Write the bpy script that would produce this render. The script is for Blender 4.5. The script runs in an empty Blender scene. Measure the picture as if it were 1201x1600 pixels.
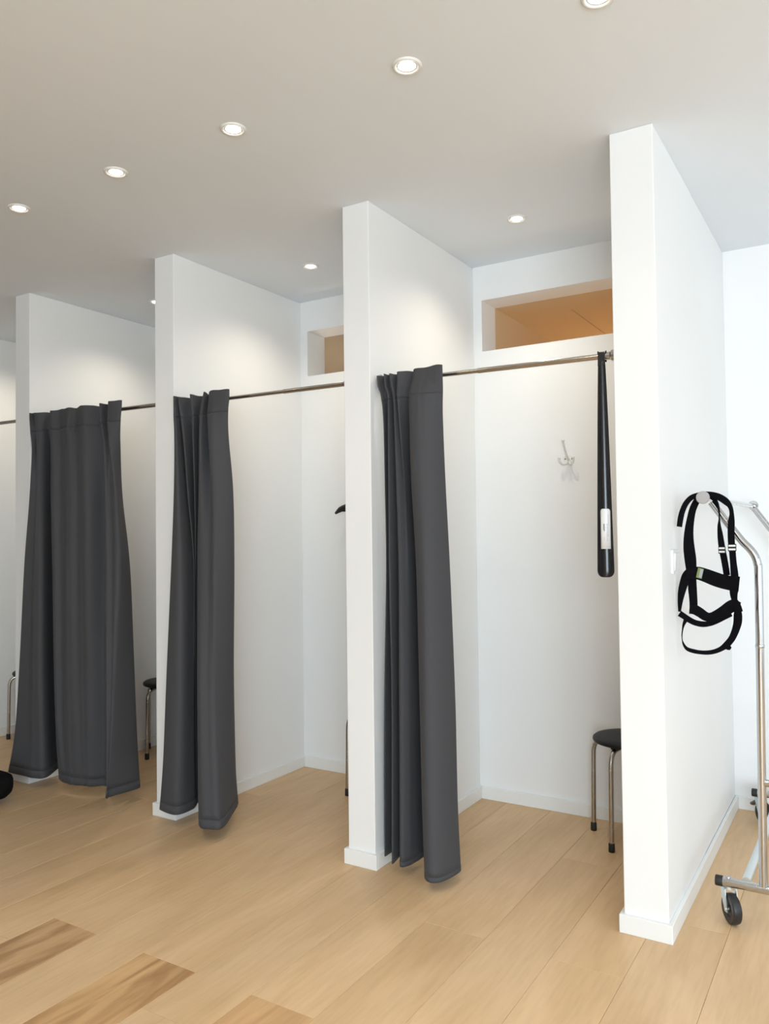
import bpy, bmesh, math, random
from mathutils import Vector, Matrix

# ------------------------------------------------------------------ camera, world, light, exposure
scene = bpy.context.scene
COL = scene.collection
PI = math.pi

cam_data = bpy.data.cameras.new('camera')
cam = bpy.data.objects.new('camera', cam_data)
COL.objects.link(cam)
YAW, PITCH, ROLL = -0.5507, 0.0271, -0.0117
fw = Vector((math.sin(YAW) * math.cos(PITCH), math.cos(YAW) * math.cos(PITCH), math.sin(PITCH)))
rt = Vector((math.cos(YAW), -math.sin(YAW), 0))
up = rt.cross(fw)
r2 = rt * math.cos(ROLL) + up * math.sin(ROLL)
u2 = -rt * math.sin(ROLL) + up * math.cos(ROLL)
M = Matrix((r2, u2, -fw)).transposed().to_4x4()
M.translation = Vector((0, 0, 1.35))
cam.matrix_world = M
cam_data.sensor_fit = 'AUTO'
cam_data.sensor_width = 36
cam_data.lens = 1241.25 * 36 / 1600
cam_data.clip_start = 0.05
scene.camera = cam

world = bpy.data.worlds.new('world')
scene.world = world
world.use_nodes = True
world.node_tree.nodes['Background'].inputs[0].default_value = (0.80, 0.90, 1.0, 1)
world.node_tree.nodes['Background'].inputs[1].default_value = 0.3

def area_light(name, loc, rot, sx, sy, watts, color):
    d = bpy.data.lights.new(name, 'AREA')
    d.shape = 'RECTANGLE'; d.size = sx; d.size_y = sy; d.energy = watts; d.color = color
    o = bpy.data.objects.new(name, d); COL.objects.link(o)
    o.location = loc; o.rotation_euler = rot
    return o

# daylight entering by the two shop windows (behind the camera and on the right hand wall)
area_light('daylight_shopfront', (2.25, -3.72, 1.42), (PI / 2, 0, 0), 2.9, 2.2, 236, (0.835, 0.985, 1.1))
area_light('daylight_side_window', (3.92, 1.60, 1.42), (PI / 2, 0, PI / 2), 3.4, 2.2, 35, (0.83, 0.97, 1.1))

# added ceiling spots, unseen and without fixtures, that brighten the floor before the stalls
for k, (lx, ly) in enumerate(((-1.9, 0.45), (-0.6, 0.45), (0.7, 0.45), (1.6, 1.7))):
    d = bpy.data.lights.new('floor_fill_spot', 'SPOT'); d.energy = 52; d.color = (0.95, 0.93, 0.88)
    d.spot_size = math.radians(120); d.spot_blend = 1.0; d.shadow_soft_size = 0.06
    o = bpy.data.objects.new('floor_fill_spot', d); COL.objects.link(o); o.location = (lx, ly, 2.69)

scene.view_settings.view_transform = 'Standard'
scene.view_settings.look = 'None'
scene.view_settings.gamma = 1
scene.view_settings.use_curve_mapping = False
scene.view_settings.exposure = 0.17

# ------------------------------------------------------------------ helpers
def new_mat(name, base, rough=0.5, metal=0.0, spec=0.5):
    m = bpy.data.materials.new(name); m.use_nodes = True
    b = m.node_tree.nodes['Principled BSDF']
    b.inputs['Base Color'].default_value = (*base, 1)
    b.inputs['Roughness'].default_value = rough
    b.inputs['Metallic'].default_value = metal
    b.inputs['Specular IOR Level'].default_value = spec
    return m, m.node_tree, b

def add_noise_bump(nt, b, scale, strength, dist=0.002, coord='Object', stretch=(1, 1, 1)):
    tc = nt.nodes.new('ShaderNodeTexCoord'); mp = nt.nodes.new('ShaderNodeMapping')
    mp.inputs['Scale'].default_value = stretch
    n = nt.nodes.new('ShaderNodeTexNoise'); n.inputs['Scale'].default_value = scale; n.inputs['Detail'].default_value = 3
    bp = nt.nodes.new('ShaderNodeBump'); bp.inputs['Strength'].default_value = strength; bp.inputs['Distance'].default_value = dist
    nt.links.new(tc.outputs[coord], mp.inputs['Vector']); nt.links.new(mp.outputs['Vector'], n.inputs['Vector'])
    nt.links.new(n.outputs['Fac'], bp.inputs['Height']); nt.links.new(bp.outputs['Normal'], b.inputs['Normal'])
    return n

def paint(name, base, rough=0.6, var=0.02):
    m, nt, b = new_mat(name, base, rough, 0, 0.3)
    n = add_noise_bump(nt, b, 180, 0.08, 0.0006)
    tc = nt.nodes.new('ShaderNodeTexCoord')
    n2 = nt.nodes.new('ShaderNodeTexNoise'); n2.inputs['Scale'].default_value = 1.7; n2.inputs['Detail'].default_value = 2
    r = nt.nodes.new('ShaderNodeValToRGB')
    r.color_ramp.elements[0].position = 0.3; r.color_ramp.elements[1].position = 0.7
    r.color_ramp.elements[0].color = (*[c * (1 - var) for c in base], 1)
    r.color_ramp.elements[1].color = (*base, 1)
    nt.links.new(tc.outputs['Object'], n2.inputs['Vector']); nt.links.new(n2.outputs['Fac'], r.inputs['Fac'])
    nt.links.new(r.outputs['Color'], b.inputs['Base Color'])
    return m

MAT = {}
MAT['wall'] = paint('white_wall_paint', (0.88, 0.88, 0.875))
MAT['ceiling'] = paint('ceiling_paint', (0.82, 0.87, 0.925), 0.7)
MAT['base'] = paint('baseboard_gloss_paint', (0.86, 0.86, 0.84), 0.35)
MAT['tan'] = paint('warm_brown_paint', (0.72, 0.56, 0.36), 0.7)
MAT['taupe'] = paint('taupe_paint', (0.50, 0.42, 0.32), 0.7)
MAT['subfloor'] = new_mat('subfloor', (0.16, 0.10, 0.06), 0.9)[0]

def wood():
    m, nt, b = new_mat('oak_plank', (0.6, 0.43, 0.27), 0.42, 0, 0.35)
    N, L = nt.nodes, nt.links
    tc = N.new('ShaderNodeTexCoord'); oi = N.new('ShaderNodeObjectInfo')
    mul = N.new('ShaderNodeVectorMath'); mul.operation = 'SCALE'; mul.inputs['Scale'].default_value = 37.0
    comb = N.new('ShaderNodeCombineXYZ')
    L.new(oi.outputs['Random'], comb.inputs['X']); L.new(oi.outputs['Random'], comb.inputs['Y']); L.new(oi.outputs['Random'], comb.inputs['Z'])
    L.new(comb.outputs['Vector'], mul.inputs[0])
    add = N.new('ShaderNodeVectorMath'); add.operation = 'ADD'
    L.new(tc.outputs['Object'], add.inputs[0]); L.new(mul.outputs['Vector'], add.inputs[1])
    mp = N.new('ShaderNodeMapping'); mp.inputs['Scale'].default_value = (1, 0.09, 1)
    L.new(add.outputs['Vector'], mp.inputs['Vector'])
    fine = N.new('ShaderNodeTexNoise'); fine.inputs['Scale'].default_value = 70; fine.inputs['Detail'].default_value = 6
    L.new(mp.outputs['Vector'], fine.inputs['Vector'])
    mp2 = N.new('ShaderNodeMapping'); mp2.inputs['Scale'].default_value = (1, 0.22, 1)
    L.new(add.outputs['Vector'], mp2.inputs['Vector'])
    big = N.new('ShaderNodeTexNoise'); big.inputs['Scale'].default_value = 6; big.inputs['Detail'].default_value = 4; big.inputs['Distortion'].default_value = 0.7
    L.new(mp2.outputs['Vector'], big.inputs['Vector'])
    r1 = N.new('ShaderNodeValToRGB')
    r1.color_ramp.elements[0].position = 0.36; r1.color_ramp.elements[0].color = (0.635, 0.422, 0.228, 1)
    r1.color_ramp.elements[1].position = 0.62; r1.color_ramp.elements[1].color = (0.71, 0.486, 0.28, 1)
    L.new(big.outputs['Fac'], r1.inputs['Fac'])
    r2_ = N.new('ShaderNodeValToRGB')
    r2_.color_ramp.elements[0].position = 0.30; r2_.color_ramp.elements[0].color = (0.93, 0.92, 0.905, 1)
    r2_.color_ramp.elements[1].position = 0.60; r2_.color_ramp.elements[1].color = (1.02, 1.02, 1.02, 1)
    L.new(fine.outputs['Fac'], r2_.inputs['Fac'])
    mx = N.new('ShaderNodeMix'); mx.data_type = 'RGBA'; mx.blend_type = 'MULTIPLY'; mx.inputs[0].default_value = 1
    L.new(r1.outputs['Color'], mx.inputs[6]); L.new(r2_.outputs['Color'], mx.inputs[7])
    # board to board tone
    mr = N.new('ShaderNodeMapRange'); mr.inputs['To Min'].default_value = 0.97; mr.inputs['To Max'].default_value = 1.03
    L.new(oi.outputs['Random'], mr.inputs['Value'])
    mx2 = N.new('ShaderNodeMix'); mx2.data_type = 'RGBA'; mx2.blend_type = 'MULTIPLY'; mx2.inputs[0].default_value = 1
    L.new(mx.outputs[2], mx2.inputs[6]); L.new(mr.outputs['Result'], mx2.inputs[7])
    mx3 = N.new('ShaderNodeMix'); mx3.data_type = 'RGBA'; mx3.blend_type = 'MULTIPLY'; mx3.inputs[0].default_value = 1
    L.new(mx2.outputs[2], mx3.inputs[6]); L.new(oi.outputs['Color'], mx3.inputs[7])
    # heartwood streaks on the few boards whose alpha is below one
    st = N.new('ShaderNodeTexNoise'); st.inputs['Scale'].default_value = 9; st.inputs['Detail'].default_value = 6; st.inputs['Distortion'].default_value = 1.6
    mp3 = N.new('ShaderNodeMapping'); mp3.inputs['Scale'].default_value = (1, 0.16, 1)
    L.new(add.outputs['Vector'], mp3.inputs['Vector']); L.new(mp3.outputs['Vector'], st.inputs['Vector'])
    r3 = N.new('ShaderNodeValToRGB')
    r3.color_ramp.elements[0].position = 0.38; r3.color_ramp.elements[0].color = (0.50, 0.40, 0.30, 1)
    r3.color_ramp.elements[1].position = 0.58; r3.color_ramp.elements[1].color = (1, 1, 1, 1)
    L.new(st.outputs['Fac'], r3.inputs['Fac'])
    inv = N.new('ShaderNodeMath'); inv.operation = 'SUBTRACT'; inv.inputs[0].default_value = 1
    L.new(oi.outputs['Alpha'], inv.inputs[1])
    mx4 = N.new('ShaderNodeMix'); mx4.data_type = 'RGBA'; mx4.blend_type = 'MULTIPLY'
    L.new(inv.outputs['Value'], mx4.inputs[0]); L.new(mx3.outputs[2], mx4.inputs[6]); L.new(r3.outputs['Color'], mx4.inputs[7])
    L.new(mx4.outputs[2], b.inputs['Base Color'])
    bp = N.new('ShaderNodeBump'); bp.inputs['Strength'].default_value = 0.12; bp.inputs['Distance'].default_value = 0.001
    L.new(fine.outputs['Fac'], bp.inputs['Height']); L.new(bp.outputs['Normal'], b.inputs['Normal'])
    return m
MAT['wood'] = wood()

def fabric():
    m, nt, b = new_mat('charcoal_curtain_cloth', (0.071, 0.071, 0.077), 0.9, 0, 0.15)
    b.inputs['Sheen Weight'].default_value = 0.05
    b.inputs['Sheen Roughness'].default_value = 0.5
    add_noise_bump(nt, b, 420, 0.25, 0.0008, 'Object', (1, 1, 0.35))
    return m
MAT['cloth'] = fabric()
def fab2(name, c):
    m, nt, b = new_mat(name, c, 0.9, 0, 0.08)
    add_noise_bump(nt, b, 420, 0.25, 0.0008)
    return m
MAT['cloth_band'] = fab2('charcoal_heading_cloth', (0.077, 0.077, 0.084))
def metal(name, c, rough):
    m, nt, b = new_mat(name, c, rough, 1.0)
    tc = nt.nodes.new('ShaderNodeTexCoord'); n = nt.nodes.new('ShaderNodeTexNoise'); n.inputs['Scale'].default_value = 25
    mr = nt.nodes.new('ShaderNodeMapRange'); mr.inputs['To Min'].default_value = rough * 0.8; mr.inputs['To Max'].default_value = rough * 1.25
    nt.links.new(tc.outputs['Object'], n.inputs['Vector']); nt.links.new(n.outputs['Fac'], mr.inputs['Value']); nt.links.new(mr.outputs['Result'], b.inputs['Roughness'])
    return m
MAT['chrome'] = metal('polished_chrome', (0.54, 0.54, 0.55), 0.08)
MAT['rod'] = metal('nickel_rod', (0.56, 0.51, 0.46), 0.18)
MAT['zinc'] = metal('zinc_plate', (0.72, 0.78, 0.80), 0.32)
MAT['steel'] = metal('satin_steel', (0.46, 0.43, 0.39), 0.25)
MAT['grey_cap'] = new_mat('grey_cap', (0.40, 0.38, 0.38), 0.45)[0]
def plastic(name, c, rough, spec=0.5):
    m, nt, b = new_mat(name, c, rough, 0, spec)
    add_noise_bump(nt, b, 120, 0.03, 0.0005)
    return m
MAT['black_plastic'] = plastic('black_gloss_plastic', (0.014, 0.014, 0.016), 0.22)
MAT['black_rubber'] = plastic('black_rubber', (0.012, 0.012, 0.012), 0.6)
MAT['black_wheel'] = plastic('black_wheel_rubber', (0.018, 0.018, 0.019), 0.4)
MAT['black_seat'] = plastic('black_seat_vinyl', (0.010, 0.010, 0.012), 0.5, 0.3)
MAT['black_wood'] = plastic('black_lacquer', (0.010, 0.010, 0.010), 0.4)
MAT['white_enamel'] = plastic('white_enamel', (0.80, 0.79, 0.76), 0.3)
MAT['white_plastic'] = plastic('white_plastic', (0.78, 0.78, 0.78), 0.55, 0.3)
MAT['sticker'] = plastic('white_sticker_paper', (0.82, 0.83, 0.84), 0.4)
MAT['ink'] = plastic('print_ink', (0.10, 0.10, 0.11), 0.6)
MAT['ink_soft'] = plastic('pale_print_ink', (0.42, 0.42, 0.48), 0.6)
MAT['screw'] = metal('dark_screw', (0.15, 0.14, 0.13), 0.4)
MAT['webbing'] = fab2('black_webbing', (0.004, 0.004, 0.0055))
MAT['label_green'] = fab2('green_label', (0.22, 0.27, 0.10))
MAT['label_grey'] = fab2('grey_label', (0.36, 0.38, 0.42))
MAT['bag'] = fab2('black_bag_cloth', (0.007, 0.007, 0.007))
MAT['fixture'] = plastic('downlight_white', (0.80, 0.80, 0.78), 0.35)
MAT['reflector'] = metal('downlight_reflector', (0.75, 0.75, 0.74), 0.25)
def emis(name, c, s):
    m, nt, b = new_mat(name, (0.9, 0.9, 0.9), 0.4)
    b.inputs['Emission Color'].default_value = (*c, 1); b.inputs['Emission Strength'].default_value = s
    return m
MAT['lamp'] = emis('lamp_glow', (1.0, 0.93, 0.82), 12)

def link(name, mesh, mat=None, parent=None, smooth=False):
    o = bpy.data.objects.new(name, mesh); COL.objects.link(o)
    if mat is not None and len(mesh.materials) == 0: mesh.materials.append(mat)
    if parent is not None: o.parent = parent
    if smooth:
        for p in mesh.polygons: p.use_smooth = True
    return o

def obj(name, bm, mat, parent=None, smooth=False, bevel=0, keep=False):
    if not keep: bmesh.ops.recalc_face_normals(bm, faces=bm.faces[:])
    me = bpy.data.meshes.new(name); bm.to_mesh(me); bm.free()
    o = link(name, me, mat, parent, smooth)
    if bevel:
        md = o.modifiers.new('bevel', 'BEVEL'); md.width = bevel; md.segments = 2; md.limit_method = 'ANGLE'; md.angle_limit = 0.7
    return o

def tag(o, label, cat, group=None):
    o['label'] = label; o['category'] = cat
    if group: o['group'] = group
    return o

def struct(o):
    o['kind'] = 'structure'; return o

def thing(name, label, cat, loc=(0, 0, 0), rz=0, group=None):
    o = bpy.data.objects.new(name, None); COL.objects.link(o)
    o.empty_display_size = 0.05
    o.location = loc; o.rotation_euler = (0, 0, rz)
    return tag(o, label, cat, group)

def dup(root, loc, rz, label):
    r = root.copy(); COL.objects.link(r); r.location = loc; r.rotation_euler = (0, 0, rz); r['label'] = label
    for ch in list(root.children):
        c = ch.copy(); COL.objects.link(c); c.parent = r
        for g in list(ch.children):
            d = g.copy(); COL.objects.link(d); d.parent = c
    return r

def add_box(bm, x0, x1, y0, y1, z0, z1):
    v = [bm.verts.new((x, y, z)) for z in (z0, z1) for x, y in ((x0, y0), (x1, y0), (x1, y1), (x0, y1))]
    for f in ((3, 2, 1, 0), (4, 5, 6, 7), (0, 1, 5, 4), (1, 2, 6, 5), (2, 3, 7, 6), (3, 0, 4, 7)):
        bm.faces.new([v[i] for i in f])

def catmull(pts, n):
    pts = [Vector(p) for p in pts]; out = []
    for i in range(len(pts) - 1):
        p0 = pts[max(i - 1, 0)]; p1 = pts[i]; p2 = pts[i + 1]; p3 = pts[min(i + 2, len(pts) - 1)]
        for k in range(n):
            t = k / n
            out.append(0.5 * ((2 * p1) + (p2 - p0) * t + (2 * p0 - 5 * p1 + 4 * p2 - p3) * t * t + (-p0 + 3 * p1 - 3 * p2 + p3) * t ** 3))
    out.append(pts[-1]); return out

def add_tube(bm, pts, radii, seg=16, caps=True):
    pts = [Vector(p) for p in pts]
    if not isinstance(radii, (list, tuple)): radii = [radii] * len(pts)
    rings = []; ref = None
    for i, p in enumerate(pts):
        t = (pts[min(i + 1, len(pts) - 1)] - pts[max(i - 1, 0)]).normalized()
        if ref is None:
            ref = Vector((0, 0, 1)) if abs(t.z) < 0.9 else Vector((1, 0, 0))
        a = (ref - t * ref.dot(t)).normalized(); b = t.cross(a); ref = a
        rings.append([bm.verts.new(p + (a * math.cos(2 * PI * k / seg) + b * math.sin(2 * PI * k / seg)) * radii[i]) for k in range(seg)])
    for i in range(len(rings) - 1):
        for k in range(seg):
            bm.faces.new((rings[i][k], rings[i][(k + 1) % seg], rings[i + 1][(k + 1) % seg], rings[i + 1][k]))
    if caps:
        bm.faces.new(rings[0][::-1]); bm.faces.new(rings[-1])

def add_lathe(bm, profile, origin=(0, 0, 0), axis='Z', seg=32, matrix=None):
    """profile: (radius, height) list, revolved about the axis; ends with radius 0 are closed"""
    o = Vector(origin); rings = []
    def place(r, h, a):
        c, s = r * math.cos(a), r * math.sin(a)
        v = {'Z': Vector((c, s, h)), 'X': Vector((h, c, s)), 'Y': Vector((c, h, s))}[axis]
        if matrix is not None: v = matrix @ v
        return v + o
    for r, h in profile:
        if r < 1e-6: rings.append([bm.verts.new(place(0, h, 0))])
        else: rings.append([bm.verts.new(place(r, h, 2 * PI * k / seg)) for k in range(seg)])
    for A, B in zip(rings, rings[1:]):
        for k in range(seg):
            j = (k + 1) % seg
            if len(A) == 1 and len(B) == 1: continue
            if len(A) == 1: bm.faces.new((A[0], B[j], B[k]))
            elif len(B) == 1: bm.faces.new((A[k], A[j], B[0]))
            else: bm.faces.new((A[k], A[j], B[j], B[k]))

def box_obj(name, dims, mat, parent=None, bevel=0):
    bm = bmesh.new()
    for d in (dims if isinstance(dims[0], (list, tuple)) else [dims]): add_box(bm, *d)
    return obj(name, bm, mat, parent, False, bevel)

def tube_obj(name, pts, r, mat, parent=None, seg=16):
    bm = bmesh.new(); add_tube(bm, pts, r, seg)
    return smooth_by_angle(obj(name, bm, mat, parent), 0.9)

def smooth_by_angle(o, ang=0.7):
    for p in o.data.polygons: p.use_smooth = True
    o.data.set_sharp_from_angle(angle=ang)
    return o

# ------------------------------------------------------------------ the setting
YF, YB, WALL_T, HC = 2.728, 3.733, 0.172, 2.722
NICHE = 4.204
XL, XR, YN = -9.0, 4.0, -3.8
PART = [(-5.2445, -5.0995), (-4.1176, -3.9887), (-2.9906, -2.8617), (-1.8664, -1.7375), (-0.7455, -0.5998)]
PART[0] = (-5.228, -5.100)

fl = struct(box_obj('floor', (XL - .2, XR + .2, YN - .2, NICHE + 2.6, -0.10, -0.012), MAT['subfloor']))
plank_meshes = {}
def plank_mesh(L, w=0.2292):
    key = round(L, 3)
    if key in plank_meshes: return plank_meshes[key]
    g, c = 0.0004, 0.0009
    bm = bmesh.new()
    x0, x1, y0, y1 = g, w - g, g, L - g
    ring = [(x0, y0), (x1, y0), (x1, y1), (x0, y1)]
    inn = [(x0 + c, y0 + c), (x1 - c, y0 + c), (x1 - c, y1 - c), (x0 + c, y1 - c)]
    a = [bm.verts.new((x, y, -0.012)) for x, y in ring]; b = [bm.verts.new((x, y, -c)) for x, y in ring]; d = [bm.verts.new((x, y, 0)) for x, y in inn]
    for i in range(4):
        j = (i + 1) % 4
        bm.faces.new((a[i], a[j], b[j], b[i])); bm.faces.new((b[i], b[j], d[j], d[i]))
    bm.faces.new(d)
    bmesh.ops.recalc_face_normals(bm, faces=bm.faces[:])
    me = bpy.data.meshes.new('plank'); bm.to_mesh(me); bm.free(); me.materials.append(MAT['wood'])
    plank_meshes[key] = me
    return me
rng = random.Random(5)
PITCH_X, PL = 0.2292, 2.2
joints = {0: 1.813, 2: 1.811, 4: 1.808, 5: 2.449, 7: 2.441}        # where the photograph shows a butt joint, by row of boards
dark = {0: ((0.86, 0.80, 0.74), 0.35), 2: ((0.92, 0.84, 0.72), 0.25), 4: ((0.94, 0.86, 0.74), 0.7)}
for i in range(-28, 29):
    x = -2.5063 + i * PITCH_X
    if x < XL - .2 or x > XR: continue
    j0 = joints.get(i, None)
    if j0 is None: j0 = [0.62, 1.25, 0.95, 1.6][i % 4] + 0.02 * rng.randint(0, 8)
    y = j0
    while y > YN: y -= PL
    while y < NICHE:
        ya, yb = max(y, YN), min(y + PL, NICHE)
        if yb - ya > 0.02 and not (x < -6.5 and yb < 0) :
            o = link('plank', plank_mesh(yb - ya), None, fl)
            o.location = (x, ya, 0)
            o.color = (1, 1, 1, 1)
            if i in dark and abs(yb - joints[i]) < 0.01:
                c, a = dark[i]; o.color = (*c, a)
        y += PL

struct(box_obj('ceiling', (XL - .2, XR + .2, YN - .2, NICHE + .2, HC, HC + 0.12), MAT['ceiling']))
struct(box_obj('wall_left', (XL - .2, XL, YN, YB + .17, 0, HC), MAT['wall']))
# wall behind the camera with the shop window opening, right wall with the side window opening
struct(box_obj('wall_front', [(XL, 0.75, YN - .2, YN, 0, HC), (3.75, XR, YN - .2, YN, 0, HC), (0.75, 3.75, YN - .2, YN, 0, 0.3), (0.75, 3.75, YN - .2, YN, 2.55, HC)], MAT['wall']))
struct(box_obj('wall_right', [(XR, XR + .2, YN, -0.15, 0, HC), (XR, XR + .2, 3.35, NICHE, 0, HC), (XR, XR + .2, -0.15, 3.35, 0, 0.3), (XR, XR + .2, -0.15, 3.35, 2.55, HC)], MAT['wall']))
# rear wall of the cubicles with a clerestory opening above each
OPEN = [(-5.045, -4.17), (-3.935, -3.045), (-2.812, -1.915), (-1.691, -0.80)]
Z0, Z1 = 2.28, 2.545
dims = [(XL, XR, YB, YB + WALL_T, 0, Z0), (XL, PART[4][1] - .02, YB, YB + WALL_T, Z1, HC)]
dims[0] = (XL, PART[4][1] - .02, YB, YB + WALL_T, 0, Z0)
xs = [XL] + [v for o in OPEN for v in o] + [PART[4][1] - .02]
for a, b in zip(xs[0::2], xs[1::2]): dims.append((a, b, YB, YB + WALL_T, Z0, Z1))
struct(box_obj('wall_rear', dims, MAT['wall']))
struct(box_obj('wall_niche', (PART[4][0], XR, NICHE, NICHE + .15, 0, HC), MAT['wall']))
for i, (a, b) in enumerate(PART):
    if i < 4:
        w = box_obj('wall_partition', (a, b, YF, YB, 0, HC), MAT['wall'], None, 0.003)
    else:
        w = box_obj('wall_partition', [(a, b, YF, 3.398, 0, HC), (a, b - 0.0015, 3.398, NICHE, 0, HC)], MAT['wall'], None, 0.003)
    struct(w)
# closets behind the clerestory openings: warm brown one behind the near cubicle, taupe behind the others
struct(box_obj('wall_closet', [(-1.77, -1.691, YB + WALL_T, 6.3, 1.2, Z1), (-0.76, -0.75, YB + WALL_T, 6.3, 1.2, Z1), (-1.77, -0.75, 6.3, 6.38, 1.2, Z1)], MAT['tan']))
struct(box_obj('ceiling_closet', (-1.77, -0.75, YB + WALL_T, 6.38, Z1, Z1 + .06), MAT['tan']))
struct(box_obj('floor_closet', (-1.77, -0.75, YB + WALL_T, 6.38, 1.14, 1.2), MAT['tan']))
struct(box_obj('closet_shadow_strip', (-1.36, -1.352, 4.15, 6.3, Z1 - .006, Z1), MAT['tan']))  # thin added strip standing in for a shadow line on the closet ceiling
struct(box_obj('floor_closet', (-5.68, -1.775, YB + WALL_T, 5.28, 1.14, 1.2), MAT['taupe']))
struct(box_obj('wall_closet', [(-5.6, -1.775, 5.2, 5.28, 1.2, Z1), (-5.68, -5.6, YB + WALL_T, 5.28, 1.2, Z1)], MAT['taupe']))
struct(box_obj('ceiling_closet', (-5.68, -1.775, YB + WALL_T, 5.28, Z1, Z1 + .06), MAT['taupe']))
for nm, loc, e, c in (('closet_lamp_warm', (-1.1, 5.2, 1.6), 8.5, (1.0, 0.80, 0.58)), ('closet_lamp_dim', (-3.0, 4.6, 1.4), 8.5 * 1.5, (1.0, 0.92, 0.82))):
    d = bpy.data.lights.new(nm, 'POINT'); d.energy = e; d.color = c; d.shadow_soft_size = 0.1
    o = bpy.data.objects.new(nm, d); COL.objects.link(o); o.location = loc

# baseboards
BT, BH = 0.014, 0.061
def bb(name, dims): return struct(box_obj(name, dims, MAT['base'], None, 0.002))
for i, (a, b) in enumerate(PART):
    yr = NICHE if i == 4 else YB
    bb('baseboard_partition', [(a - BT, b + BT, YF - BT, YF, 0, BH), (a - BT, a, YF, YB, 0, BH), (b, b + BT, YF, yr, 0, BH)])
for i in range(4):
    bb('baseboard_rear', (PART[i][1] + BT, PART[i + 1][0] - BT, YB - BT, YB, 0, BH))
bb('baseboard_rear', (XL, PART[0][0] - BT, YB - BT, YB, 0, BH))
bb('baseboard_niche', (PART[4][1] + BT, XR, NICHE - BT, NICHE, 0, BH))
CURTAIN_B = [
  (2.030, [(-2.854,2.770), (-2.833,2.700), (-2.835,2.715), (-2.854,2.790), (-2.823,2.720), (-2.812,2.800), (-2.740,2.720), (-2.723,2.800), (-2.649,2.715), (-2.676,2.790), (-2.605,2.710), (-2.501,2.720), (-2.586,2.790)]),
  (1.990, [(-2.854,2.770), (-2.838,2.705), (-2.835,2.715), (-2.854,2.790), (-2.824,2.725), (-2.808,2.800), (-2.741,2.725), (-2.734,2.800), (-2.666,2.720), (-2.678,2.790), (-2.614,2.715), (-2.506,2.725), (-2.586,2.790)]),
  (1.920, [(-2.854,2.760), (-2.838,2.705), (-2.829,2.715), (-2.854,2.790), (-2.815,2.730), (-2.800,2.800), (-2.739,2.730), (-2.747,2.800), (-2.684,2.725), (-2.683,2.790), (-2.626,2.720), (-2.522,2.735), (-2.600,2.800)]),
  (1.800, [(-2.846,2.730), (-2.829,2.700), (-2.806,2.700), (-2.849,2.790), (-2.788,2.720), (-2.807,2.810), (-2.737,2.730), (-2.764,2.810), (-2.681,2.715), (-2.672,2.780), (-2.603,2.700), (-2.535,2.750), (-2.606,2.810)]),
  (1.550, [(-2.825,2.705), (-2.824,2.690), (-2.783,2.685), (-2.823,2.790), (-2.763,2.720), (-2.808,2.820), (-2.733,2.735), (-2.778,2.820), (-2.680,2.710), (-2.641,2.750), (-2.565,2.685), (-2.519,2.760), (-2.603,2.830)]),
  (1.200, [(-2.835,2.700), (-2.831,2.680), (-2.758,2.670), (-2.786,2.780), (-2.745,2.740), (-2.814,2.830), (-2.755,2.760), (-2.799,2.830), (-2.671,2.690), (-2.598,2.690), (-2.549,2.680), (-2.534,2.780), (-2.607,2.840)]),
  (0.700, [(-2.859,2.695), (-2.851,2.670), (-2.755,2.660), (-2.767,2.750), (-2.779,2.770), (-2.830,2.840), (-2.781,2.780), (-2.815,2.840), (-2.637,2.650), (-2.571,2.650), (-2.540,2.670), (-2.555,2.790), (-2.622,2.870)]),
  (0.300, [(-2.873,2.690), (-2.870,2.665), (-2.760,2.650), (-2.770,2.750), (-2.796,2.790), (-2.838,2.850), (-2.797,2.800), (-2.823,2.850), (-2.615,2.630), (-2.534,2.620), (-2.505,2.650), (-2.558,2.800), (-2.632,2.890)]),
  (0.060, [(-2.896,2.690), (-2.896,2.665), (-2.778,2.650), (-2.766,2.740), (-2.791,2.790), (-2.844,2.860), (-2.808,2.820), (-2.827,2.860), (-2.592,2.610), (-2.501,2.600), (-2.478,2.640), (-2.576,2.820), (-2.632,2.910)]),
]
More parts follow.
